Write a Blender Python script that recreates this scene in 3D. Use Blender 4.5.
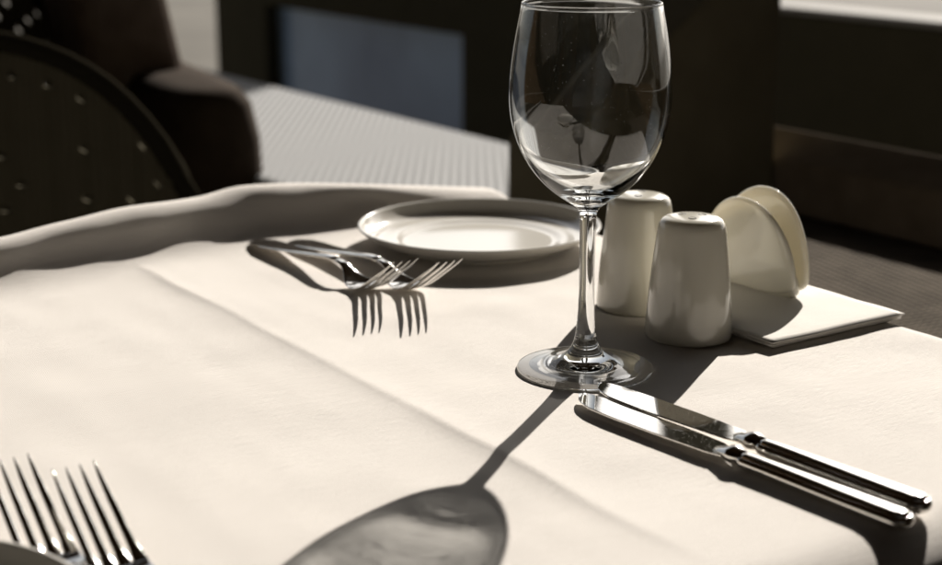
import bpy, math, random
from mathutils import Vector, Matrix, noise

random.seed(7)
R = math.radians
for o in list(bpy.data.objects):
    bpy.data.objects.remove(o, do_unlink=True)
SC = bpy.context.scene
COL = SC.collection
TZ = 0.75                                   # table top height in metres
K = 10                                      # the finished scene is in decimetres: light through thin glass solves better at that size
SC.unit_settings.system = 'METRIC'
SC.unit_settings.scale_length = 1 / K

# ------------------------------------------------------------------ camera
PITCH = 14.8
cam_d = bpy.data.cameras.new('camera')
cam = bpy.data.objects.new('camera', cam_d)
COL.objects.link(cam)
cam.location = (0, 0, (TZ + 0.25) * K)
cam.rotation_euler = (R(90 - PITCH), 0, 0)
cam_d.sensor_width = 36
cam_d.lens = 1585 / 942 * 36
cam_d.clip_start = 0.02 * K
cam_d.clip_end = 3000 * K
cam_d.dof.use_dof = True
cam_d.dof.focus_distance = 0.79 * K
cam_d.dof.aperture_fstop = 8.0 / K               # same blur as f/8 in metres
SC.camera = cam

# ------------------------------------------------------------------ world + sun
SUN_EL = 26.6
SUN_AZ = 20.2                               # degrees to the right of +Y
world = bpy.data.worlds.new('World')
SC.world = world
world.use_nodes = True
wn, wl = world.node_tree.nodes, world.node_tree.links
sky = wn.new('ShaderNodeTexSky')
sky.sky_type = 'NISHITA'
sky.sun_disc = False
sky.sun_elevation = R(SUN_EL)
sky.sun_rotation = R(SUN_AZ)
sky.air_density = 1.0
sky.dust_density = 2.0
sky.ozone_density = 1.0
hs = wn.new('ShaderNodeHueSaturation')
hs.inputs['Saturation'].default_value = 0.35
wl.new(sky.outputs[0], hs.inputs['Color'])
wl.new(hs.outputs[0], wn['Background'].inputs['Color'])
wn['Background'].inputs['Strength'].default_value = 0.05

el, az = R(SUN_EL), R(SUN_AZ)
SUN = Vector((math.sin(az) * math.cos(el), math.cos(az) * math.cos(el), math.sin(el)))
sun_d = bpy.data.lights.new('sun', 'SUN')
sun_d.energy = 5.0
sun_d.angle = R(0.5)
sun_d.color = (1.0, 0.935, 0.86)
sun = bpy.data.objects.new('sun', sun_d)
COL.objects.link(sun)
sun.location = (3, 8, 5)
sun.rotation_euler = SUN.to_track_quat('Z', 'Y').to_euler()
sun_d.cycles.is_caustics_light = True

SC.view_settings.view_transform = 'Standard'
SC.view_settings.look = 'None'
SC.view_settings.exposure = 0.9
SC.view_settings.gamma = 1
SC.cycles.max_bounces = 24
SC.cycles.transmission_bounces = 20
SC.cycles.glossy_bounces = 8
SC.cycles.diffuse_bounces = 5
SC.cycles.caustics_reflective = True
SC.cycles.caustics_refractive = True
SC.cycles.blur_glossy = 0.1
SC.cycles.sample_clamp_indirect = 4
SC.cycles.use_denoising = True

# ------------------------------------------------------------------ helpers
ANG = R(34)
E1 = Vector((-math.sin(ANG), math.cos(ANG), 0))     # along the table, away to the left
E2 = Vector((math.cos(ANG), math.sin(ANG), 0))      # across the table, away to the right


def tab(a, b, z=0.0):
    """table coordinates in cm -> world metres"""
    v = E1 * a + E2 * b
    return Vector((v.x * .01, v.y * .01, TZ + z * .01))


class MB:
    """collects geometry in centimetres"""
    def __init__(self):
        self.v, self.f = [], []

    def add(self, vs, fs):
        n = len(self.v)
        self.v += [tuple(p) for p in vs]
        self.f += [tuple(i + n for i in q) for q in fs]

    def rings(self, rs, close=True, cap0=False, cap1=False):
        n = len(rs[0]); vs = []; fs = []
        for r in rs:
            vs += r
        for i in range(len(rs) - 1):
            for j in range(n if close else n - 1):
                k = (j + 1) % n
                fs.append((i * n + j, i * n + k, (i + 1) * n + k, (i + 1) * n + j))
        if cap0:
            fs.append(tuple(reversed(range(n))))
        if cap1:
            fs.append(tuple((len(rs) - 1) * n + j for j in range(n)))
        self.add(vs, fs)

    def lathe(self, prof, seg=96, c=(0, 0), c0=False, c1=False):
        rs = []
        for r, z in prof:
            rs.append([(c[0] + r * math.cos(2 * math.pi * k / seg), c[1] + r * math.sin(2 * math.pi * k / seg), z) for k in range(seg)])
        self.rings(rs, True, c0, c1)

    def box(self, x0, x1, y0, y1, z0, z1):
        vs = [(x0, y0, z0), (x1, y0, z0), (x1, y1, z0), (x0, y1, z0), (x0, y0, z1), (x1, y0, z1), (x1, y1, z1), (x0, y1, z1)]
        self.add(vs, [(0, 3, 2, 1), (4, 5, 6, 7), (0, 1, 5, 4), (1, 2, 6, 5), (2, 3, 7, 6), (3, 0, 4, 7)])

    def tube(self, pts, r, seg=10):
        pts = [Vector(p) for p in pts]
        rs = []
        for i, p in enumerate(pts):
            t = (pts[min(i + 1, len(pts) - 1)] - pts[max(i - 1, 0)]).normalized()
            up = Vector((0, 0, 1)) if abs(t.z) < .9 else Vector((1, 0, 0))
            s = t.cross(up).normalized(); u = s.cross(t)
            rr = r[i] if isinstance(r, (list, tuple)) else r
            rs.append([p + (s * math.cos(2 * math.pi * k / seg) + u * math.sin(2 * math.pi * k / seg)) * rr for k in range(seg)])
        self.rings(rs, True, True, True)

    def build(self, name, mat, parent=None, smooth=True, loc=None, rz=0.0, bevel=0.0, sub=0):
        me = bpy.data.meshes.new(name)
        me.from_pydata([(p[0] * .01, p[1] * .01, p[2] * .01) for p in self.v], [], self.f)
        me.validate()
        import bmesh
        bm = bmesh.new(); bm.from_mesh(me)
        bmesh.ops.recalc_face_normals(bm, faces=bm.faces)
        bm.to_mesh(me); bm.free()
        for p in me.polygons:
            p.use_smooth = smooth
        me.materials.append(mat)
        o = bpy.data.objects.new(name, me)
        COL.objects.link(o)
        if parent:
            o.parent = parent
        if loc is not None:
            o.location = loc
            o.rotation_euler = (0, 0, rz)
        if bevel:
            m = o.modifiers.new('edge', 'BEVEL'); m.width = bevel * .01; m.segments = 3; m.limit_method = 'ANGLE'
            m.harden_normals = False
        if sub:
            m = o.modifiers.new('smooth', 'SUBSURF'); m.levels = sub; m.render_levels = sub
        return o


def tag(o, label=None, cat=None, group=None, kind=None):
    if label: o['label'] = label
    if cat: o['category'] = cat
    if group: o['group'] = group
    if kind: o['kind'] = kind
    return o


def thing(name, loc, rz=0.0, label=None, cat=None, group=None):
    o = bpy.data.objects.new(name, None)
    COL.objects.link(o)
    o.empty_display_size = .05
    o.location = loc
    o.rotation_euler = (0, 0, rz)
    return tag(o, label, cat, group)


def copy_tree(o, parent=None):
    c = o.copy(); COL.objects.link(c)
    if parent: c.parent = parent
    for ch in [x for x in bpy.data.objects if x.parent == o]:
        copy_tree(ch, c)
    return c


def lerp(a, b, t): return a + (b - a) * t
def smooth(t):
    t = max(0.0, min(1.0, t)); return t * t * (3 - 2 * t)


def curve(x, pts):
    """smooth piecewise (monotone cubic, Catmull style) interpolation through (x, y)"""
    if x <= pts[0][0]: return pts[0][1]
    if x >= pts[-1][0]: return pts[-1][1]
    n = len(pts)
    for i in range(n - 1):
        if x <= pts[i + 1][0]:
            x0, y0 = pts[i]; x1, y1 = pts[i + 1]; h = x1 - x0
            d = (y1 - y0) / h
            dl = (pts[i][1] - pts[i - 1][1]) / (pts[i][0] - pts[i - 1][0]) if i else d
            dr = (pts[i + 2][1] - y1) / (pts[i + 2][0] - x1) if i + 2 < n else d
            m0 = 0 if dl * d <= 0 else 2 * dl * d / (dl + d)
            m1 = 0 if dr * d <= 0 else 2 * dr * d / (dr + d)
            t = (x - x0) / h
            return ((2 * t**3 - 3 * t**2 + 1) * y0 + (t**3 - 2 * t**2 + t) * h * m0 + (-2 * t**3 + 3 * t**2) * y1 + (t**3 - t**2) * h * m1)


def mat(name, base, rough=.5, metal=0.0, spec=.5, **kw):
    m = bpy.data.materials.new(name)
    m.use_nodes = True
    b = m.node_tree.nodes['Principled BSDF']
    b.inputs['Base Color'].default_value = (*base, 1)
    b.inputs['Roughness'].default_value = rough
    b.inputs['Metallic'].default_value = metal
    b.inputs['Specular IOR Level'].default_value = spec
    for k, v in kw.items():
        b.inputs[k.replace('_', ' ')].default_value = v
    return m, m.node_tree.nodes, m.node_tree.links, b


def noise_node(n, l, scale, detail=4, coord='Object', stretch=None, rough=.5):
    tc = n.new('ShaderNodeTexCoord')
    t = n.new('ShaderNodeTexNoise')
    t.inputs['Scale'].default_value = scale
    t.inputs['Detail'].default_value = detail
    t.inputs['Roughness'].default_value = rough
    if stretch:
        mp = n.new('ShaderNodeMapping'); mp.inputs['Scale'].default_value = stretch
        l.new(tc.outputs[coord], mp.inputs[0]); l.new(mp.outputs[0], t.inputs['Vector'])
    else:
        l.new(tc.outputs[coord], t.inputs['Vector'])
    return t


def ramp(n, l, src, stops):
    r = n.new('ShaderNodeValToRGB')
    e = r.color_ramp.elements
    while len(e) < len(stops): e.new(.5)
    for q, (p, c) in zip(e, stops):
        q.position = p; q.color = (*c, 1) if len(c) == 3 else c
    l.new(src, r.inputs[0])
    return r


def bump(n, l, b, height, strength, dist, chain=None):
    bp = n.new('ShaderNodeBump')
    bp.inputs['Strength'].default_value = strength
    bp.inputs['Distance'].default_value = dist * K
    l.new(height, bp.inputs['Height'])
    if chain: l.new(chain.outputs[0], bp.inputs['Normal'])
    l.new(bp.outputs[0], b.inputs['Normal'])
    return bp


# ------------------------------------------------------------------ materials
def fabric(name, base, var=.05, thread=900, rz=0.0, strength=.35, rough=.9):
    m, n, l, b = mat(name, base, rough, spec=.15)
    t = noise_node(n, l, 9, 5)
    d = tuple(c * (1 - var) for c in base)
    r = ramp(n, l, t.outputs[0], [(.3, d), (.7, base)])
    l.new(r.outputs[0], b.inputs['Base Color'])
    tc = n.new('ShaderNodeTexCoord')
    mp = n.new('ShaderNodeMapping'); mp.inputs['Rotation'].default_value = (0, 0, rz)
    l.new(tc.outputs['Object'], mp.inputs[0])
    ws = []
    for ax in ('X', 'Y'):
        w = n.new('ShaderNodeTexWave'); w.wave_type = 'BANDS'; w.bands_direction = ax
        w.inputs['Scale'].default_value = thread / 6.28 * 1.0
        w.inputs['Distortion'].default_value = 1.2
        w.inputs['Detail'].default_value = 1
        w.inputs['Detail Scale'].default_value = .3
        l.new(mp.outputs[0], w.inputs[0]); ws.append(w)
    mx = n.new('ShaderNodeMath'); mx.operation = 'ADD'
    l.new(ws[0].outputs['Fac'], mx.inputs[0]); l.new(ws[1].outputs['Fac'], mx.inputs[1])
    slub = noise_node(n, l, 60, 5, stretch=(14, 1, 1))
    slub2 = n.nodes if False else None
    bp = bump(n, l, b, mx.outputs[0], strength, .0003)
    bump(n, l, b, slub.outputs[0], .26, .0008, bp)
    return m


M = {}
M['cloth'] = fabric('tablecloth_linen', (.665, .63, .585), .04, 2600, 0, .4)
M['paper'] = fabric('paper_napkin', (.66, .635, .585), .03, 5200, 0, .15)

# ceramics
def ceramic(name, base, rough=.12, sss=.0, trans=0.0):
    m, n, l, b = mat(name, base, rough, spec=.5)
    b.inputs['IOR'].default_value = 1.5
    b.inputs['Coat Weight'].default_value = .4
    b.inputs['Coat Roughness'].default_value = .06
    if sss:
        b.inputs['Subsurface Weight'].default_value = sss
        b.inputs['Subsurface Radius'].default_value = (1.0, .9, .75)
        b.inputs['Subsurface Scale'].default_value = .012 * K
    t = noise_node(n, l, 45, 3)
    bump(n, l, b, t.outputs[0], .05, .0008)
    if trans:
        tr = n.new('ShaderNodeBsdfTranslucent'); tr.inputs[0].default_value = (.86, .82, .72, 1)
        mx = n.new('ShaderNodeMixShader'); mx.inputs[0].default_value = trans
        out = n['Material Output']
        l.new(b.outputs[0], mx.inputs[1]); l.new(tr.outputs[0], mx.inputs[2]); l.new(mx.outputs[0], out.inputs['Surface'])
    return m
M['cream'] = ceramic('cream_porcelain', (.58, .555, .475), .14, .2)
M['cream_thin'] = ceramic('cream_porcelain_thin', (.66, .635, .555), .08, .3, .14)
M['china'] = ceramic('white_china', (.62, .595, .54), .10, .0)
M['hole'] = mat('dark_hole', (.02, .018, .014), .8)[0]

# cutlery steel
def steel(name, rough, scratch):
    m, n, l, b = mat(name, (.80, .78, .74), rough, 1.0)
    t = noise_node(n, l, 220, 4, stretch=(1, 6, 1))
    r = ramp(n, l, t.outputs[0], [(.35, (rough * .6,) * 3), (.75, (rough * 2.2,) * 3)])
    l.new(r.outputs[0], b.inputs['Roughness'])
    t2 = noise_node(n, l, 25, 2)
    bump(n, l, b, t2.outputs[0], scratch, .0006)
    return m
M['steel'] = steel('polished_steel', .07, .06)
M['blade'] = steel('blade_steel', .03, .003)
def dusty(m):
    """tiny dull water spots and dust on a polished blade"""
    n, l = m.node_tree.nodes, m.node_tree.links
    b = n['Principled BSDF']
    vo = n.new('ShaderNodeTexVoronoi'); vo.inputs['Scale'].default_value = 900
    tc = n.new('ShaderNodeTexCoord'); l.new(tc.outputs['Object'], vo.inputs['Vector'])
    lt = n.new('ShaderNodeMath'); lt.operation = 'LESS_THAN'; lt.inputs[1].default_value = .26
    l.new(vo.outputs['Distance'], lt.inputs[0])
    sp = n.new('ShaderNodeSeparateColor'); l.new(vo.outputs['Color'], sp.inputs[0])
    gt = n.new('ShaderNodeMath'); gt.operation = 'GREATER_THAN'; gt.inputs[1].default_value = .55
    l.new(sp.outputs[1], gt.inputs[0])
    ml = n.new('ShaderNodeMath'); ml.operation = 'MULTIPLY'
    l.new(lt.outputs[0], ml.inputs[0]); l.new(gt.outputs[0], ml.inputs[1])
    k = n.new('ShaderNodeMath'); k.operation = 'MULTIPLY'; k.inputs[1].default_value = .4
    l.new(ml.outputs[0], k.inputs[0])
    df = n.new('ShaderNodeBsdfDiffuse'); df.inputs[0].default_value = (.4, .38, .34, 1)
    mx = n.new('ShaderNodeMixShader')
    l.new(k.outputs[0], mx.inputs[0]); l.new(b.outputs[0], mx.inputs[1]); l.new(df.outputs[0], mx.inputs[2])
    l.new(mx.outputs[0], n['Material Output'].inputs['Surface'])
dusty(M['blade'])

# glass
def glass_mat():
    m = bpy.data.materials.new('clear_glass'); m.use_nodes = True
    n, l = m.node_tree.nodes, m.node_tree.links
    n.remove(n['Principled BSDF'])
    g = n.new('ShaderNodeBsdfGlass')
    g.inputs['IOR'].default_value = 1.5
    g.inputs['Roughness'].default_value = 0
    g.inputs['Color'].default_value = (.985, .99, .99, 1)
    # fine specks of dust and dried drops
    tc = n.new('ShaderNodeTexCoord')
    vo = n.new('ShaderNodeTexVoronoi'); vo.inputs['Scale'].default_value = 520
    l.new(tc.outputs['Object'], vo.inputs['Vector'])
    sep = n.new('ShaderNodeSeparateColor'); l.new(vo.outputs['Color'], sep.inputs[0])
    a = n.new('ShaderNodeMath'); a.operation = 'LESS_THAN'; a.inputs[1].default_value = .11
    l.new(vo.outputs['Distance'], a.inputs[0])
    c = n.new('ShaderNodeMath'); c.operation = 'GREATER_THAN'; c.inputs[1].default_value = .86
    l.new(sep.outputs[0], c.inputs[0])
    d = n.new('ShaderNodeMath'); d.operation = 'MULTIPLY'
    l.new(a.outputs[0], d.inputs[0]); l.new(c.outputs[0], d.inputs[1])
    e = n.new('ShaderNodeMath'); e.operation = 'MULTIPLY'; e.inputs[1].default_value = .35
    l.new(d.outputs[0], e.inputs[0])
    df = n.new('ShaderNodeBsdfTranslucent'); df.inputs[0].default_value = (.8, .78, .72, 1)
    mx = n.new('ShaderNodeMixShader')
    l.new(e.outputs[0], mx.inputs[0]); l.new(g.outputs[0], mx.inputs[1]); l.new(df.outputs[0], mx.inputs[2])
    l.new(mx.outputs[0], n['Material Output'].inputs['Surface'])
    return m
M['glass'] = glass_mat()


# woven rattan
def rattan(name, dark, light, pitch, rough=.55, spec=.3, rz=0.0, cross=.5, ribs=False):
    m, n, l, b = mat(name, light, rough, spec=spec)
    tc = n.new('ShaderNodeTexCoord')
    ws = []
    for ax in ('X', 'Y'):
        w = n.new('ShaderNodeTexWave'); w.wave_type = 'BANDS'; w.bands_direction = ax
        w.inputs['Scale'].default_value = 2 * math.pi / (20 * pitch)
        w.inputs['Distortion'].default_value = .6
        mp = n.new('ShaderNodeMapping'); mp.inputs['Rotation'].default_value = (0, 0, rz)
        mp.inputs['Scale'].default_value = (1, cross, 1)
        l.new(tc.outputs['Object'], mp.inputs[0]); l.new(mp.outputs[0], w.inputs[0]); ws.append(w)
    mx = n.new('ShaderNodeMath'); mx.operation = 'MULTIPLY'
    l.new(ws[0].outputs['Fac'], mx.inputs[0])
    if ribs: mx.inputs[1].default_value = 1
    else: l.new(ws[1].outputs['Fac'], mx.inputs[1])
    t = noise_node(n, l, 30, 4)
    md = n.new('ShaderNodeMath'); md.operation = 'MULTIPLY_ADD'; md.inputs[1].default_value = .5; 
    l.new(t.outputs[0], md.inputs[0]); l.new(mx.outputs[0], md.inputs[2])
    r = ramp(n, l, md.outputs[0], [(.2, dark), (.85, light)])
    l.new(r.outputs[0], b.inputs['Base Color'])
    bump(n, l, b, mx.outputs[0], .8, pitch * .25)
    return m
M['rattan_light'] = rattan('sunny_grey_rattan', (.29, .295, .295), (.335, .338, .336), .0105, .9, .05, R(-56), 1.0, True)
M['rattan_shade_tone'] = rattan('shade_toned_rattan', (.022, .019, .015), (.16, .136, .108), .007, 1.0, .02, R(10), .8)  # same woven seat as the grey one, its shade put into darker colours
M['rattan_black'] = rattan('black_rattan', (.055, .049, .033), (.07, .062, .043), .006, 1.0, .01)


def plain(name, base, rough=.8, var=.25, scale=14, spec=.03):
    m, n, l, b = mat(name, base, rough, spec=spec)
    t = noise_node(n, l, scale, 5)
    r = ramp(n, l, t.outputs[0], [(.3, tuple(c * (1 - var) for c in base)), (.7, tuple(min(1, c * (1 + var)) for c in base))])
    l.new(r.outputs[0], b.inputs['Base Color'])
    bump(n, l, b, t.outputs[0], .2, .002)
    return m
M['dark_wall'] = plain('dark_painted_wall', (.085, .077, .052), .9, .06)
M['cap'] = plain('white_metal_cap', (.36, .35, .33), .8, .06)
M['pane'] = plain('painted_reflection_pane', (.36, .52, .88), .22, .3, 2.2, .5)  # blue sky reflection painted in as base colour
M['dark_pane'] = mat('dark_window_glass', (.02, .025, .035), .08)[0]
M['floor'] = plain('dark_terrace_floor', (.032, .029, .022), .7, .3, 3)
M['paving'] = plain('pale_paving', (.15, .14, .12), .85, .2, 1.5)
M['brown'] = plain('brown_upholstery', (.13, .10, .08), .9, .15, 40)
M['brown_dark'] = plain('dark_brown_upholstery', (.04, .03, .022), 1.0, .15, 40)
M['brown_wall'] = plain('warm_brown_render', (.11, .07, .038), .9, .15, 3)
M['brown_bench'] = plain('brown_bench_back', (.12, .096, .07), 1.0, .15, 30)
M['rim'] = mat('black_cane', (.016, .014, .010), 1.0, 0.0, .0)[0]
M['wood'] = plain('tan_wood', (.50, .40, .27), .5, .2, 20)
M['wood_dark'] = plain('dark_wood', (.06, .038, .019), .5, .2, 20)
M['charcoal'] = plain('charcoal_paint', (.13, .115, .078), 1.0, .1)

# ------------------------------------------------------------------ setting
def sheet(name, pts, z, m):
    b = MB(); b.add([(p[0], p[1], 0) for p in pts], [tuple(range(len(pts)))])
    o = b.build(name, m, smooth=False, loc=(0, 0, z))
    return tag(o, kind='structure')

sheet('ground', [(-60000, -60000), (60000, -60000), (60000, 60000), (-60000, 60000)], -.004, M['paving'])
def ab(a, b):
    v = E1 * a + E2 * b
    return (v.x, v.y)
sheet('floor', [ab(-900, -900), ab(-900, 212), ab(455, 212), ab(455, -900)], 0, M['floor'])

# parapet wall of the terrace (local x = along E1 away, y = E2 outward)
RZ1 = math.atan2(E1.y, E1.x)                 # local x -> E1, local y -> -E2
def rect_e(mb, a0, a1, b0, b1, z0, z1):
    """box in table axes, local frame of an object rotated by RZ1 placed at table origin"""
    mb.box(a0, a1, -b1, -b0, z0, z1)
ORIG = tab(0, 0, 0)
wall = thing('parapet_wall', tab(0, 200, -75), RZ1, 'low dark terrace wall with a pale cap and one pane with a painted blue reflection behind the benches', 'wall')
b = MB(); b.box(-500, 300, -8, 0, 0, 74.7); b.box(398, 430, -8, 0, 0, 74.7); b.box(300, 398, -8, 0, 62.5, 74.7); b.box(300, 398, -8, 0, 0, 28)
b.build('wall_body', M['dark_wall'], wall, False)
b = MB(); b.box(-500, 431, -8.5, .8, 75.0, 76.2); b.build('wall_cap', M['cap'], wall, False, bevel=.5)
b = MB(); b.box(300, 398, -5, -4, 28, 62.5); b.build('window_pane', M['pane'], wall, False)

# unseen restaurant front and roof, added to keep sky off the near side
rest = thing('unseen_shade_front', (0, -2.3, 0), 0, 'added unseen brown front with tall windows behind the photographer, blocking sky light', 'building')
b = MB()
b.box(-900, 900, -30, 0, 0, 60); b.box(-900, 900, -30, 0, 250, 330)
for k in range(-5, 6):
    b.box(k * 170 - 22, k * 170 + 22, -30, 0, 60, 250)
b.build('wall', M['brown_wall'], rest, False)
for k in range(-5, 5):
    b = MB(); b.box(k * 170 + 22, k * 170 + 148, -16, -14, 60, 250); b.build('window', M['dark_pane'], rest, False)
    for q in (1, 2):
        pass
for x in (-560, 560):
    b = MB(); b.box(x - 12, x + 12, 2, 520, 0, 282); b.build('added_shade_screen', M['brown_wall'], rest, False)  # unseen screens added to darken the sides and the glass reflections
roof = thing('unseen_shade_roof', (0, -2.3, 0), 0, 'added unseen dark timber roof over the photographer, blocking sky light', 'roof')  # unseen roof, added to block sky light from above
b = MB(); b.box(-900, 900, 0, 640, 300, 312); b.build('roof_deck', M['wood_dark'], roof, False)
for k in range(-8, 9):
    b = MB(); b.box(k * 110 - 5, k * 110 + 5, 0, 635, 284, 300); b.build('rafter', M['wood_dark'], roof, False)
for x in (-820, 820):
    b = MB(); b.box(x - 8, x + 8, 610, 626, 0, 284); b.build('post', M['wood_dark'], roof, False)

# two posts in the street outside (seen mirrored in the cutlery and the plate)
def street_post(x, y, w, label):
    t = thing('street_post', (x, y, 0), 0, label, 'post', 'posts on the pavement beyond the terrace wall')
    b = MB(); b.box(-w / 2, w / 2, -w / 2, w / 2, 0, 420); b.build('shaft', M['charcoal'], t, False, bevel=1)
    b = MB(); b.box(-w / 2 - 4, w / 2 + 4, -w / 2 - 4, w / 2 + 4, 420, 428); b.build('cap', M['charcoal'], t, False, bevel=1)
    return t
street_post(.30, 6.2, 26, 'dark square post standing beyond the terrace wall, mirrored in the side plate')
street_post(.84, 6.2, 26, 'dark square post standing beyond the terrace wall, mirrored in the knife blades')

# ------------------------------------------------------------------ benches
def bench(name, a0, a1, b0, b1, m, label, arm=None, back=True, cat='bench'):
    t = thing(name, tab((a0 + a1) / 2, (b0 + b1) / 2, -75), RZ1, label, cat)
    L, W = (a1 - a0) / 2, (b1 - b0) / 2
    b = MB(); b.box(-L, L, -W, W, 55, 65); b.build('seat', m, t, False, bevel=1.2)
    b = MB(); b.box(-L + 3, L - 3, -W + 3, W - 3, 4, 55); b.build('plinth', M['rattan_black'], t, False, bevel=.8)
    for sx in (-1, 1):
        for sy in (-1, 1):
            b = MB(); b.box(sx * (L - 6) - 2, sx * (L - 6) + 2, sy * (W - 6) - 2, sy * (W - 6) + 2, 0, 4); b.build('foot', M['charcoal'], t, False)
    return t, L, W
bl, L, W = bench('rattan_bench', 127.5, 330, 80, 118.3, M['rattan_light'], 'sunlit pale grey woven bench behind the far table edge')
br, L, W = bench('rattan_bench', -10, 117.8, 70.5, 118.3, M['rattan_shade_tone'], 'brown woven bench behind the shakers and napkins, shade put into its colour')
b = MB(); rs = [[(x, -W - .2, 4), (x, -W - 4.2, 4), (x, -W - 4.2, 72.8), (x, -W - .2, 70.0)] for x in (-L, L + 8.7)]
b.rings(rs, True, True, True); b.build('backrest', M['brown_bench'], br, False, bevel=.5)
b = MB(); yf = 94.4 - 89.5
rs = [[(x, -W + .2, 4), (x, yf, 4), (x, yf, 73.8), (x, -W + .2, 94.5)] for x in (L + .2, L + 8.7)]
b.rings(rs, True, True, True); b.build('armrest', M['charcoal'], br, False, bevel=.6)

# ------------------------------------------------------------------ chairs in the dark background
def wicker_chair(a, bb, half, top, label, rot=0.0, keep=1.0):
    """tub chair facing the table; local x = E2-ish (width), local y = depth, back at +y"""
    t = thing('wicker_chair', tab(a, bb, -75), ANG + rot, label, 'chair', 'black wicker chairs at the far side of the table')
    nu, nv = 96, 66
    H0, H1 = 40, top
    b = MB(); vs = []; fs = []
    for j in range(nv + 1):
        for i in range(nu + 1):
            u = -1 + 2 * i / nu; v = j / nv
            ph = u * 1.25
            x = half * math.sin(ph) / math.sin(1.25)
            y = 22 * (math.cos(ph) - 1) * .9
            topz = H0 + (H1 - H0) * (1 - abs(u) ** 3.2 * .62)
            vs.append((x, y, lerp(H0, topz, v)))
    for j in range(nv):
        for i in range(nu):
            if i % 4 == (1 if (j // 4) % 2 else 3) and j % 4 == 1 and 2 < j < nv - 4 and 2 < i < nu - 3 and random.random() < keep:
                continue
            k = j * (nu + 1) + i
            fs.append((k, k + 1, k + nu + 2, k + nu + 1))
    b.add(vs, fs)
    o = b.build('backrest', M['rattan_black'], t)
    md = o.modifiers.new('thick', 'SOLIDIFY'); md.thickness = .012; md.offset = 0
    rim = MB(); pts = []
    for i in range(41):
        u = -1 + 2 * i / 40; ph = u * 1.25
        pts.append((half * math.sin(ph) / math.sin(1.25), 22 * (math.cos(ph) - 1) * .9, H0 + (H1 - H0) * (1 - abs(u) ** 3.2 * .62)))
    rim.tube(pts, 1.1); rim.build('top_rail', M['rim'], t)
    b = MB(); b.box(-half + 4, half - 4, -48, -4, 36, 44); b.build('seat', M['rattan_black'], t, False, bevel=2)
    for sx in (-1, 1):
        for y in (-44, -8):
            b = MB(); b.tube([(sx * (half - 8), y, 36), (sx * (half - 6), y, 0)], [2, 1.4]); b.build('leg', M['wood_dark'], t)
    return t
wicker_chair(152, 34, 31, 84.5, 'nearest black wicker tub chair with a round corner, across the table', 0.0, .35)
wicker_chair(232, 52, 31, 92, 'black wicker chair half hidden behind the nearer wicker chair', .1)

ac = thing('brown_armchair', (-.39, 2.02, 0), R(25), 'brown upholstered armchair between the wicker chairs and the pale bench', 'armchair')
b = MB()
rs = []
for z, w, d in ((8, 5.4, 24), (30, 6.0, 25), (50, 6.6, 26), (62, 7.0, 26), (69, 6.6, 26), (73, 5.8, 25), (74.5, 4.6, 24), (75, 2.5, 21)):
    rs.append([(w * math.copysign(abs(math.cos(t)) ** .6, math.cos(t)), d * math.copysign(abs(math.sin(t)) ** .45, math.sin(t)), z) for t in [2 * math.pi * k / 40 for k in range(40)]])
b.rings(rs, True, True, True)
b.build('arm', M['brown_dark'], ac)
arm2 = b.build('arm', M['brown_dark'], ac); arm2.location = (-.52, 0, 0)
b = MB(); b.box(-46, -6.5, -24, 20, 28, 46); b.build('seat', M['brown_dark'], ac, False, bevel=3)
b = MB(); rs = []
for z, x0, x1, y in ((40, -7.5, 3.5, 8), (60, -8.5, 3.0, 8), (75, -10, 2.2, 9), (88, -12.5, -.4, 9), (100, -13, -1.2, 10), (110, -14, -2.5, 10)):
    rs.append([(x0, y - 12, z), (x1, y - 12, z), (x1, y + 12, z), (x0, y + 12, z)])
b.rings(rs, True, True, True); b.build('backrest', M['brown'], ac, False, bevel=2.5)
for sx in (-48, 0):
    for sy in (-20, 20):
        b = MB(); b.tube([(sx, sy, 8.5), (sx, sy, 0)], [2, 1.5]); b.build('leg', M['wood_dark'], ac)

# ------------------------------------------------------------------ table + cloth
tb = thing('dining_table', tab(66, 16, -75), RZ1, 'dining table hidden under the cream tablecloth', 'table')
b = MB(); b.box(-27.6, 28.6, -51.2, 50, 71.6, 74.8); b.build('tabletop', M['wood_dark'], tb, False, bevel=.4)
for sx in (-25, 25):
    for sy in (-46, 45):
        b = MB(); b.box(sx - 2.5, sx + 2.5, sy - 2.5, sy + 2.5, 0, 71.6); b.build('leg', M['wood_dark'], tb, False, bevel=.4)

# cloth: local x = a (E1), local y = -b (E2).  profile parameters run over the edges
def lip_h(bb):
    """height of the bunched far edge along b"""
    return curve(bb, [(-60, 1.9), (5, 2.0), (18, 2.2), (29, 2.4), (34, 2.72), (39, 3.0), (44, 2.9), (48, 3.2), (52, 2.95), (56, 2.55), (60, 2.05), (64, 1.55), (68.3, .95)])
def lip_shift(bb):
    return curve(bb, [(-60, -3.4), (20, -3.3), (29, -3.1), (34, -2.4), (39, -1.5), (44, -.9), (48, -.5), (52, -.5), (56, -.8), (60, -1.3), (64, -1.8), (68.3, -2.3)])

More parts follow.
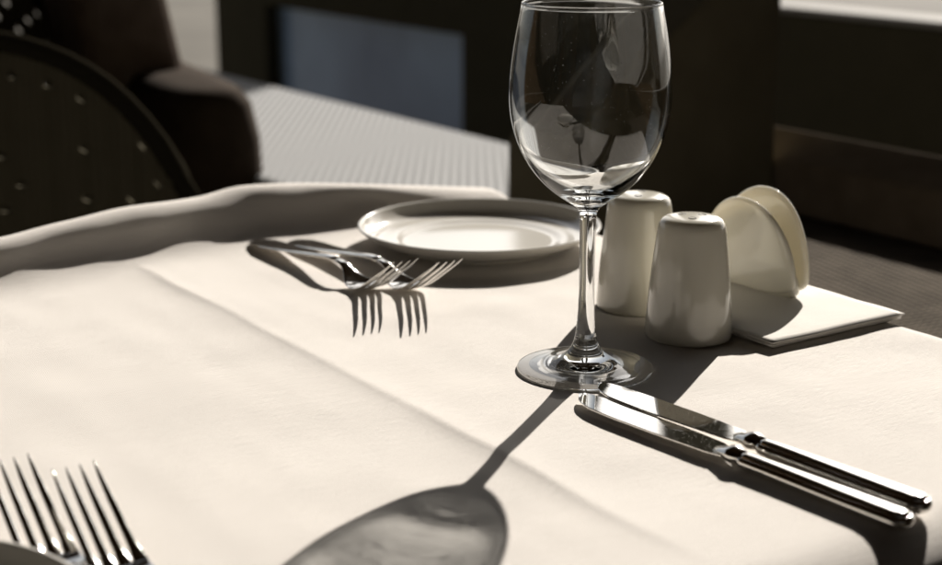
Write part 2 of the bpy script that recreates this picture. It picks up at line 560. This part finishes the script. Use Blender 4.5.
prof = [(93.0, 0.0), (94.2, .06), (95.2, .22), (96.0, .55), (96.7, 1.1), (97.2, 1.7), (97.55, 2.35), (97.85, 2.95), (98.2, 3.45), (98.65, 3.72), (99.2, 3.8), (99.8, 3.7), (100.3, 3.35), (100.7, 2.7), (101.0, 1.6), (101.2, 0.0), (101.35, -3), (101.4, -8), (101.2, -14), (101.5, -20)]
acol = []          # (a, z, kind)
for z, a in ((-20, 35.2), (-14, 35.35), (-9, 35.3), (-5, 35.3), (-3.2, 35.35), (-2.3, 35.5), (-1.6, 35.75), (-1.1, 36.1), (-.72, 36.55), (-.42, 37.1), (-.2, 37.7), (-.06, 38.3), (-.01, 38.9)):
    acol.append((a, z, 0))
a = 39.4
while a < 89.4:
    acol.append((a, 0, 1)); a += .45
for a_, z in prof:
    acol.append((a_, z, 2))
bcol = []
for q in range(0, 45):
    bcol.append((-45 + q * 1.0, 0))
q = 0.0
while q < 67.2:
    bcol.append((q, 0)); q += .4 if not 33 < q < 41 else .2
for bb, z in ((67.5, -.04), (67.8, -.16), (68.05, -.38), (68.2, -.75), (68.28, -1.4), (68.3, -3), (68.2, -6), (68.4, -9)):
    bcol.append((bb, z))

def cloth_z(a, bb):
    p = Vector((a * .09, bb * .09, 0.3))
    z = .09 * (noise.noise(p) - .25) + .05 * noise.noise(p * 2.7)
    # fold crease running along the table
    d = bb - 37.4 - .35 * noise.noise(Vector((a * .12, 3.1, 0)))
    amp = .20 * (.75 + .5 * noise.noise(Vector((a * .08, 8.4, 0))))
    z += amp * (math.exp(-abs(d) / .6) if d < 0 else math.exp(-abs(d) / 2.4))
    # gentle long wrinkles that run towards the right hand edge
    z += .035 * max(0, noise.noise(Vector((a * .28, bb * .06, 11.0)))) + .02 * noise.noise(Vector((a * .05, bb * .5, 3.0)))
    w = noise.noise(Vector(((a * .55 + bb * .1) * .5, (bb - a * .15) * .05, 5.2)))
    z += .05 * w * smooth((bb - 35) / 20)
    return z

vs = []; nb = len(bcol)
for (a, za, k) in acol:
    for (bb, zb) in bcol:
        x, y, z = a, bb, 0.0
        if k == 2:
            h = lip_h(bb) / 3.8
            fall = za if za < 0 else za * h
            # soft folds in the raised edge
            w1 = noise.noise(Vector((bb * .085, za * .20 * 1.0 + bb * .03, 1.7)))
            w2 = noise.noise(Vector((bb * .25, za * .5, 4.4)))
            x = a + lip_shift(bb) + (w1 * .7 + w2 * .3) * smooth(max(za, 0) / 1.5 if za >= 0 else 1)
            z = fall
            bl_ = 1 - smooth((a - 93) / 3)
            z += cloth_z(a, bb) * bl_
        else:
            z = za
            if k == 1:
                z += cloth_z(a, bb) * smooth((a - 38.5) / 8)
            else:
                x = a + .5 * noise.noise(Vector((bb * .07, za * .05, 2))) * smooth(-za / 4)
        z += zb
        if zb < -1.5:
            y = bb + .5 * noise.noise(Vector((a * .09, zb * .05, 7)))
        if za < -1 and zb < 0:
            z = min(za, zb)
        vs.append((x, -y, z))
fs = []
for i in range(len(acol) - 1):
    for j in range(nb - 1):
        k = i * nb + j
        fs.append((k, k + 1, k + nb + 1, k + nb))
b = MB(); b.add(vs, fs)
cloth = b.build('tablecloth', M['cloth'], loc=tab(0, 0, 0.02), rz=RZ1)
md = cloth.modifiers.new('thick', 'SOLIDIFY'); md.thickness = .0006; md.offset = 0
tag(cloth, 'cream linen tablecloth with a fold crease and a bunched far edge', 'tablecloth')

# ------------------------------------------------------------------ plates
def plate(loc, label):
    t = thing('side_plate', loc, 0, label, 'plate', 'cream china side plates')
    Rr = 8.2
    prof = [(0, .42), (3.5, .42), (4.9, .44), (5.2, .47), (5.45, .55), (5.7, .60), (6.3, .64), (6.9, .70), (7.3, .86), (7.6, 1.10), (7.82, 1.38), (7.93, 1.56), (8.0, 1.62), (8.1, 1.64), (8.19, 1.60), (8.2, 1.52), (8.12, 1.42),
            (7.85, 1.20), (7.45, .94), (6.9, .68), (6.3, .47), (5.8, .33), (5.5, .25), (5.38, .16), (5.35, .03), (5.25, 0), (4.9, 0), (4.8, .05), (4.7, .12), (0, .12)]
    fine = []
    for (r0, z0), (r1, z1) in zip(prof, prof[1:]):
        fine.append((r0, z0))
    fine.append(prof[-1])
    b = MB(); b.lathe([(max(r, .001), z) for r, z in fine], 128)
    o = b.build('dish', M['china'], t, sub=1)
    return t
def P(x, y, h):
    u, v = (x - 471) / 1585, (282 - y) / 1585
    p = R(PITCH)
    d = Vector((u, math.cos(p) + v * math.sin(p), -math.sin(p) + v * math.cos(p)))
    s = (25 - h) / -d.z
    return Vector((d.x * s * .01, d.y * s * .01, TZ))
pc = P(479.5, 224, 1.5)
plate(pc, 'cream side plate beside the two far forks')
plate(Vector((-.198, .449, TZ)), 'cream side plate cut by the bottom left corner beside two forks')

# ------------------------------------------------------------------ forks
def make_fork(label):
    t = thing('fork', (0, 0, TZ), 0, label, 'fork', 'steel forks laid on the tablecloth')
    zc = [(0, .32), (1.5, .42), (4, .62), (8, 1.02), (10.5, 1.28), (11.8, 1.18), (12.8, .70), (13.6, .34), (14.3, .24), (14.8, .27), (15.2, .39), (15.7, .62), (16.3, .97), (17.2, 1.53), (18.3, 2.22), (18.8, 2.56), (19.2, 2.86)]
    wc = [(0, .25), (.12, .55), (.4, .82), (.9, .98), (1.8, 1.02), (4, .86), (7, .58), (9.5, .36), (11.2, .29), (12.2, .34), (12.9, .62), (13.6, .96), (14.3, 1.10), (15.3, 1.12)]
    tc_ = [(0, .13), (1, .16), (6, .2), (10, .26), (12, .24), (13, .16), (15.3, .11)]
    def ring(x, n=16):
        w, th, z = curve(x, wc), curve(x, tc_), curve(x, zc)
        dz = (curve(x + .05, zc) - curve(x - .05, zc)) / .1
        dish = .13 * smooth((x - 12.6) / 1.2)
        out = []
        for k in range(n):
            ang = 2 * math.pi * k / n
            yy = w * math.copysign(abs(math.cos(ang)) ** .8, math.cos(ang))
            zz = th * .5 * math.copysign(abs(math.sin(ang)) ** .8, math.sin(ang))
            zz += dish * ((yy / max(w, .01)) ** 2)
            nx = -dz / math.hypot(1, dz); nz = 1 / math.hypot(1, dz)
            out.append((x + nx * zz, yy, z + nz * zz))
        return out
    xs = [0, .04, .12, .25, .4, .65, .9, 1.3, 1.8] + [2 + .45 * k for k in range(21)]
    b = MB(); b.rings([ring(x, 24) for x in xs if x <= 11.3], True, True, True); b.build('handle', M['steel'], t)
    xs = [11.25 + .15 * k for k in range(0, 25)] + [15.0]
    b = MB(); b.rings([ring(x, 24) for x in xs], True, True, True); hd = b.build('head', M['steel'], t)
    for k in range(4):
        y0 = (-1.5 + k) * .56
        b = MB(); rs = []
        for q in range(27):
            s = q / 26; x = lerp(14.98, 19.2, s)
            hw = curve(s, [(0, .283), (.05, .272), (.11, .23), (.17, .19), (.3, .168), (.65, .14), (.85, .095), (.95, .06), (.99, .035), (1, .03)])
            th = curve(s, [(0, .112), (.3, .14), (.6, .12), (1, .05)])
            z = curve(x, zc)
            dz = (curve(x + .05, zc) - curve(x - .05, zc)) / .1
            nx, nz = -dz / math.hypot(1, dz), 1 / math.hypot(1, dz)
            rr = []
            for g in range(10):
                an = 2 * math.pi * g / 10
                yy = y0 * (1 - .03 * s) + hw * math.cos(an)
                zz = .13 * (yy / 1.12) ** 2 * (1 - s * .3) + th * .5 * math.copysign(abs(math.sin(an)) ** .8, math.sin(an))
                rr.append((x + nx * zz, yy, z + nz * zz))
            rs.append(rr)
        b.rings(rs, True, True, True); b.build('tine', M['steel'], hd)
    return t

f0 = make_fork('fork nearest the lip of the cloth, left of the pair beside the far side plate')
FA = math.atan2(-E1.y, -E1.x)                     # tips pointing back towards the camera
def set_fork(o, tipx, tipy, h, ang, label=None):
    p = P(tipx, tipy, h)
    d = Vector((math.cos(ang), math.sin(ang), 0))
    o.location = Vector((p.x, p.y, TZ)) - d * .192
    o.rotation_euler = (0, 0, ang)
    if label: o['label'] = label
set_fork(f0, 406, 261, 2.84, FA)
f0['label'] = 'left fork of the far pair, its handle reaching the bunched cloth edge'
set_fork(copy_tree(f0), 451, 261, 2.84, FA, 'right fork of the far pair, tines in the shade of the far side plate')
FB = RZ1
set_fork(copy_tree(f0), 73, 466, 2.84, FB, 'right fork of the near pair in the bottom left corner, all four tines showing')
set_fork(copy_tree(f0), 7, 459, 2.84, FB, 'left fork of the near pair, its outer tine cut by the picture edge')

# ------------------------------------------------------------------ knives
def make_knife(label):
    """local x: 0 = butt .. 20.4 = tip ; cutting edge on +y"""
    t = thing('table_knife', (0, 0, TZ), 0, label, 'knife', 'steel table knives beside the wine glass')
    # blade
    up = [(9.3, .34), (9.8, .42), (10.4, .54), (11.5, .58), (14, .68), (16.5, .72), (18.2, .66), (19.3, .40), (20.0, -.02), (20.4, -.40)]
    lo = [(9.3, -.36), (9.8, -.54), (10.6, -.82), (14, -.94), (18, -.92), (19.6, -.78), (20.2, -.58), (20.4, -.42)]
    b = MB(); rs = []
    for k in range(56):
        s = k / 55; x = 9.3 + 11.1 * (1 - (1 - s) ** 1.5); xx = 9.3 + (x - 9.3) * .915
        y1, y0 = curve(x, up), curve(x, lo)
        zc = .42 - .02 * ((x - 9.3) / 11.1)
        sp = .10 * (1 - .4 * s)
        n = 9; top = []; bot = []; vv = (0, .04, .2, .4, .6, .75, .88, .97, 1)
        for q in range(n):
            v = vv[q]; y = lerp(y0, y1, v)
            th = .085 * (1 - .5 * v) * (.55 if q in (0, n - 1) else 1)
            top.append((xx, y, zc + th)); bot.append((xx, y, zc - th))
        rs.append(top + bot[::-1])
    b.rings(rs, True, True, True); b.build('blade', M['blade'], t, False)
    # handle: concentric inset rings of a long rounded outline, groove then raised panel
    def outline(d):
        pts = []
        n = 26
        L1, HB, HF = 9.0, .66, .50
        for k in range(n + 1):                      # butt arc
            an = math.pi / 2 + math.pi * k / n
            pts.append((.7 + (.7 - d) * math.cos(an), (HB - d) * math.sin(an)))
        for k in range(1, 13):                      # far side going forward
            x = lerp(.7, L1 - .6, k / 12); pts.append((x, -(lerp(HB, HF, smooth((x - 1) / 8)) - d)))
        for k in range(1, 13):
            an = -math.pi / 2 + math.pi * k / 13
            pts.append((L1 - .6 + (.5 - d) * math.cos(an), (HF - d) * math.sin(an)))
        for k in range(13):
            x = lerp(L1 - .6, .7, k / 12); pts.append((x, (lerp(HB, HF, smooth((x - 1) / 8)) - d)))
        return pts[:-1]
    def zt(d, s): return s
    prof = [(0, 0), (.015, .09), (.05, .18), (.095, .225), (.135, .24), (.155, .235), (.165, .21), (.175, .19), (.19, .19), (.20, .22), (.212, .27), (.23, .315), (.26, .342), (.31, .360), (.37, .374), (.43, .382), (.475, .384)]
    b = MB(); rs = []
    for d, z in reversed(prof):
        rs.append([(x, y, .42 + z) for x, y in outline(d)])
    for d, z in prof[1:]:
        rs.append([(x, y, .42 - z) for x, y in outline(d)])
    b.rings(rs, True, True, True); b.build('handle', M['steel'], t)
    # bolster collar between handle and blade
    b = MB(); rs = []
    for x, w, h in ((8.5, .34, .26), (8.75, .42, .34), (8.95, .50, .40), (9.15, .52, .41), (9.3, .50, .38), (9.5, .44, .28), (9.8, .38, .17), (10.1, .30, .09)):
        rs.append([(x, w * math.cos(2 * math.pi * k / 24), .53 + h * math.sin(2 * math.pi * k / 24)) for k in range(24)])
    b.rings(rs, True, True, True); b.build('bolster', M['steel'], t)
    return t
k1 = make_knife('front knife, blade tip touching under the foot of the wine glass')
def set_knife(o, end, tip, label=None):
    a, c = P(end[0], end[1], .6), P(tip[0], tip[1], .7)
    d = (c - a)
    ang = math.atan2(d.y, d.x)
    o.rotation_euler = (0, 0, ang)
    o.location = Vector((a.x, a.y, TZ))
    if label: o['label'] = label
set_knife(k1, (912, 519), (577, 391))
k2 = copy_tree(k1)
set_knife(k2, (930, 506), (602, 385), 'rear knife, lying right of and parallel to the front knife')
k2.location.z += .0014

# ------------------------------------------------------------------ napkin + holder
nk = MB()
def layer(z0, z1, a0, a1, b0, b1, puff, seed):
    n = 26; vs_t = []; vs_b = []
    rs = []
    grid = []
    for side in (0, 1):
        g = []
        for i in range(n + 1):
            for j in range(n + 1):
                u, v = i / n, j / n
                e = min(u, 1 - u, v, 1 - v)
                edge = smooth(e / .025)
                zz = (z0 + z1) / 2 + (1 if side == 0 else -1) * (z1 - z0) / 2 * (.45 + .55 * edge)
                x, y = lerp(a0, a1, u), lerp(b0, b1, v)
                w = noise.noise(Vector((x * .35, y * .35, seed))) * puff
                zz += w * (1 if side == 0 else .7) + puff * .8 * smooth((u - .0) * 1.0) * 0
                x += .12 * noise.noise(Vector((y * .4, seed, 2))); y += .12 * noise.noise(Vector((x * .4, seed, 9)))
                g.append((x, -y, zz))
        grid.append(g)
    m = n + 1
    fs = []
    for i in range(n):
        for j in range(n):
            k = i * m + j
            fs.append((k, k + 1, k + m + 1, k + m))
            fs.append((m * m + k, m * m + k + m, m * m + k + m + 1, m * m + k + 1))
    border = [(0, j) for j in range(m)] + [(i, n) for i in range(1, m)] + [(n, j) for j in range(n - 1, -1, -1)] + [(i, 0) for i in range(n - 1, 0, -1)]
    for q in range(len(border)):
        (i0, j0), (i1, j1) = border[q], border[(q + 1) % len(border)]
        p0, p1 = i0 * m + j0, i1 * m + j1
        fs.append((p0, p1, m * m + p1, m * m + p0))
    nk.add(grid[0] + grid[1], fs)
layer(.02, .17, 57.9, 71.0, 58.4, 68.4, .015, 1.0)
layer(.18, .33, 57.75, 71.0, 58.2, 68.3, .02, 2.0)
layer(.34, .50, 57.6, 71.0, 58.1, 68.35, .03, 3.0)
o = nk.build('paper_napkin', M['paper'], loc=tab(0, 0, 0.03), rz=RZ1)
tag(o, 'folded white paper napkin lying under the napkin holder at the table edge', 'napkin')

nh = thing('napkin_holder', tab(66.8, 65.4, .52), RZ1, 'cream porcelain napkin holder with two rounded upright panels on the paper napkin', 'napkin holder')
def panel(side):
    """side +1 = front (towards -E2)"""
    H, W0 = (5.5, 4.0) if side > 0 else (5.95, 4.1)
    N = 72
    def outl(ins):
        pts = []
        for k in range(N):
            th = 2 * math.pi * k / N
            c, s = math.cos(th), math.sin(th)
            if s >= 0:       # arch
                x = (W0 - ins) * math.copysign(abs(c) ** .92, c); z = 1.0 + (H - 1.0 - ins) * abs(s) ** .95
                x *= 1 - .10 * (abs(s) ** 1.5)
            else:            # rounded base
                x = (W0 - ins) * math.copysign(abs(c) ** .55, c); z = 1.0 - (.95 - min(ins, .9) * .8) * abs(s) ** .8
                x *= 1 - .10 * abs(s)
            pts.append((x, z))
        return pts
    pf = [(0, 0), (.05, .11), (.13, .18), (.25, .21), (.6, .2), (1.2, .19), (1.9, .18), (2.6, .18), (3.3, .18), (4.0, .18), (4.5, .18)]
    rings_f, rings_b = [], []
    def bend(x, z, off):
        lean = .62 + .03 * z + .12 * (z / H) ** 2 - .012 * x * x
        return (x, side * (lean + off), z)
    def out2(ins):
        o0 = outl(min(ins, 1.3))
        if ins <= 1.3: return o0
        f = (4.5 - ins) / (4.5 - 1.3)
        f = max(f, .002)
        return [(x * f, 2.4 + (z - 2.4) * f) for x, z in o0]
    b = MB(); rs = []
    for d, t in reversed(pf):
        rs.append([bend(x, z, t) for x, z in out2(d)])
    for d, t in pf[1:]:
        rs.append([bend(x, z, -t) for x, z in out2(d)])
    b.rings(rs, True, True, True)
    return b.build('panel', M['cream_thin'], nh)
panel(1); panel(-1)
b = MB(); rs = []
for z, w, d in ((0, 3.3, .5), (.06, 3.5, .65), (.3, 3.68, .72), (.8, 3.66, .66), (1.1, 3.6, .60), (1.35, 3.4, .5), (1.45, 3.1, .4)):
    rs.append([(w * math.copysign(abs(math.cos(t)) ** .6, math.cos(t)), d * math.copysign(abs(math.sin(t)) ** .7, math.sin(t)), z) for t in [2 * math.pi * k / 48 for k in range(48)]])
b.rings(rs, True, True, True); b.build('base', M['cream_thin'], nh)

# ------------------------------------------------------------------ shakers
def shaker(loc, holes, label, rz):
    t = thing('shaker', loc, rz, label, 'shaker', 'cream porcelain salt and pepper shakers')
    prof = [(.001, .12), (1.9, .12), (2.1, .02), (2.22, 0), (2.33, .05), (2.38, .16), (2.385, .35)]
    for k in range(1, 15):
        s = k / 14; prof.append((lerp(2.385, 1.86, s) + .05 * math.sin(s * 3.14), lerp(.35, 5.9, s)))
    prof += [(1.82, 6.15), (1.75, 6.36), (1.62, 6.53), (1.42, 6.64), (1.1, 6.70), (.6, 6.73), (.001, 6.74)]
    b = MB(); b.lathe(prof, 96); b.build('body', M['cream'], t)
    for k in range(holes):
        an = 2 * math.pi * k / holes + .4
        r = .62
        cx, cy = r * math.cos(an), r * math.sin(an)
        b = MB(); b.lathe([(.25, 6.71), (.21, 6.745), (.17, 6.74), (.15, 6.72), (.001, 6.70)], 20, (cx, cy), True)
        b.build('pour_hole', M['hole'], t)
    return t
shaker(P(688, 335, 0), 3, 'nearer porcelain shaker with three holes, touching the paper napkin', 0)
shaker(P(637, 306, 0), 2, 'farther porcelain shaker with two holes, behind the stem of the wine glass', .9)

# ------------------------------------------------------------------ wine glass
gp = P(585, 370, 0)
gl = thing('wine_glass', gp, 0, 'empty clear wine glass on a stem in the middle of the cloth', 'wine glass')
foot = [(.001, .30), (.6, .29), (1.4, .23), (2.2, .13), (2.9, .03), (3.15, 0), (3.34, .02), (3.45, .09), (3.48, .17), (3.44, .25), (3.3, .30), (2.9, .35), (2.4, .42), (1.95, .51), (1.55, .63), (1.22, .79), (.95, 1.0), (.75, 1.26), (.60, 1.6), (.52, 2.0), (.485, 2.3)]
stem = [(.485, 2.3), (.4845, 2.305), (.44, 2.9), (.41, 3.7), (.395, 4.8), (.395, 6.0), (.40, 7.2), (.415, 7.9), (.4152, 7.905)]
outer = [(.415, 7.9), (.4152, 7.905), (.445, 8.2), (.53, 8.42), (.74, 8.62), (1.15, 8.88), (1.7, 9.27), (2.3, 9.80), (2.85, 10.45), (3.3, 11.2), (3.65, 12.05), (3.87, 12.9), (3.97, 13.75), (3.97, 14.6), (3.90, 15.5), (3.77, 16.5), (3.60, 17.5), (3.43, 18.35), (3.405, 18.5), (3.385, 18.57), (3.34, 18.6), (3.295, 18.57), (3.285, 18.5)]
inner = [(3.31, 18.35), (3.48, 17.5), (3.65, 16.5), (3.78, 15.5), (3.85, 14.6), (3.85, 13.75), (3.75, 12.9), (3.52, 12.05), (3.15, 11.2), (2.68, 10.52), (2.1, 9.95), (1.5, 9.52), (.95, 9.27), (.45, 9.14), (.001, 9.11)]
def refine(p, n=4):
    """Catmull-Rom through profile points"""
    out = []
    for i in range(len(p) - 1):
        p0 = p[max(i - 1, 0)]; p1 = p[i]; p2 = p[i + 1]; p3 = p[min(i + 2, len(p) - 1)]
        for k in range(n):
            t = k / n
            # centripetal-ish, falls back to linear on the tiny seam steps
            d12 = math.hypot(p2[0] - p1[0], p2[1] - p1[1])
            if d12 < .02:
                if k == 0: out.append(p1)
                continue
            d01 = max(math.hypot(p1[0] - p0[0], p1[1] - p0[1]), 1e-6); d23 = max(math.hypot(p3[0] - p2[0], p3[1] - p2[1]), 1e-6)
            q = []
            for c in (0, 1):
                m1 = (p2[c] - p1[c]) if i == 0 else ((p1[c] - p0[c]) / d01 * d12 + (p2[c] - p1[c])) / 2
                m2 = (p2[c] - p1[c]) if i + 2 >= len(p) else ((p3[c] - p2[c]) / d23 * d12 + (p2[c] - p1[c])) / 2
                q.append((2 * t**3 - 3 * t**2 + 1) * p1[c] + (t**3 - 2 * t**2 + t) * m1 + (-2 * t**3 + 3 * t**2) * p2[c] + (t**3 - t**2) * m2)
            out.append((max(q[0], .001), q[1]))
    out.append(p[-1])
    return out
for nm, pr in (('foot', foot), ('stem', stem), ('bowl', outer + inner)):
    b = MB(); b.lathe(refine(pr), 128)
    o = b.build(nm, M['glass'], gl)
    o.cycles.is_caustics_caster = True

# ------------------------------------------------------------------ who receives the light focused by the glass
for o in bpy.data.objects:
    if o.type == 'MESH' and o.name.split('.')[0] in ('tablecloth', 'blade', 'handle', 'bolster', 'dish', 'paper_napkin'):
        o.cycles.is_caustics_receiver = True

# ------------------------------------------------------------------ metres -> scene units
for o in bpy.data.objects:
    if o.parent is None and o.type in ('MESH', 'EMPTY'):
        o.location = o.location * K
        o.scale = (K, K, K)
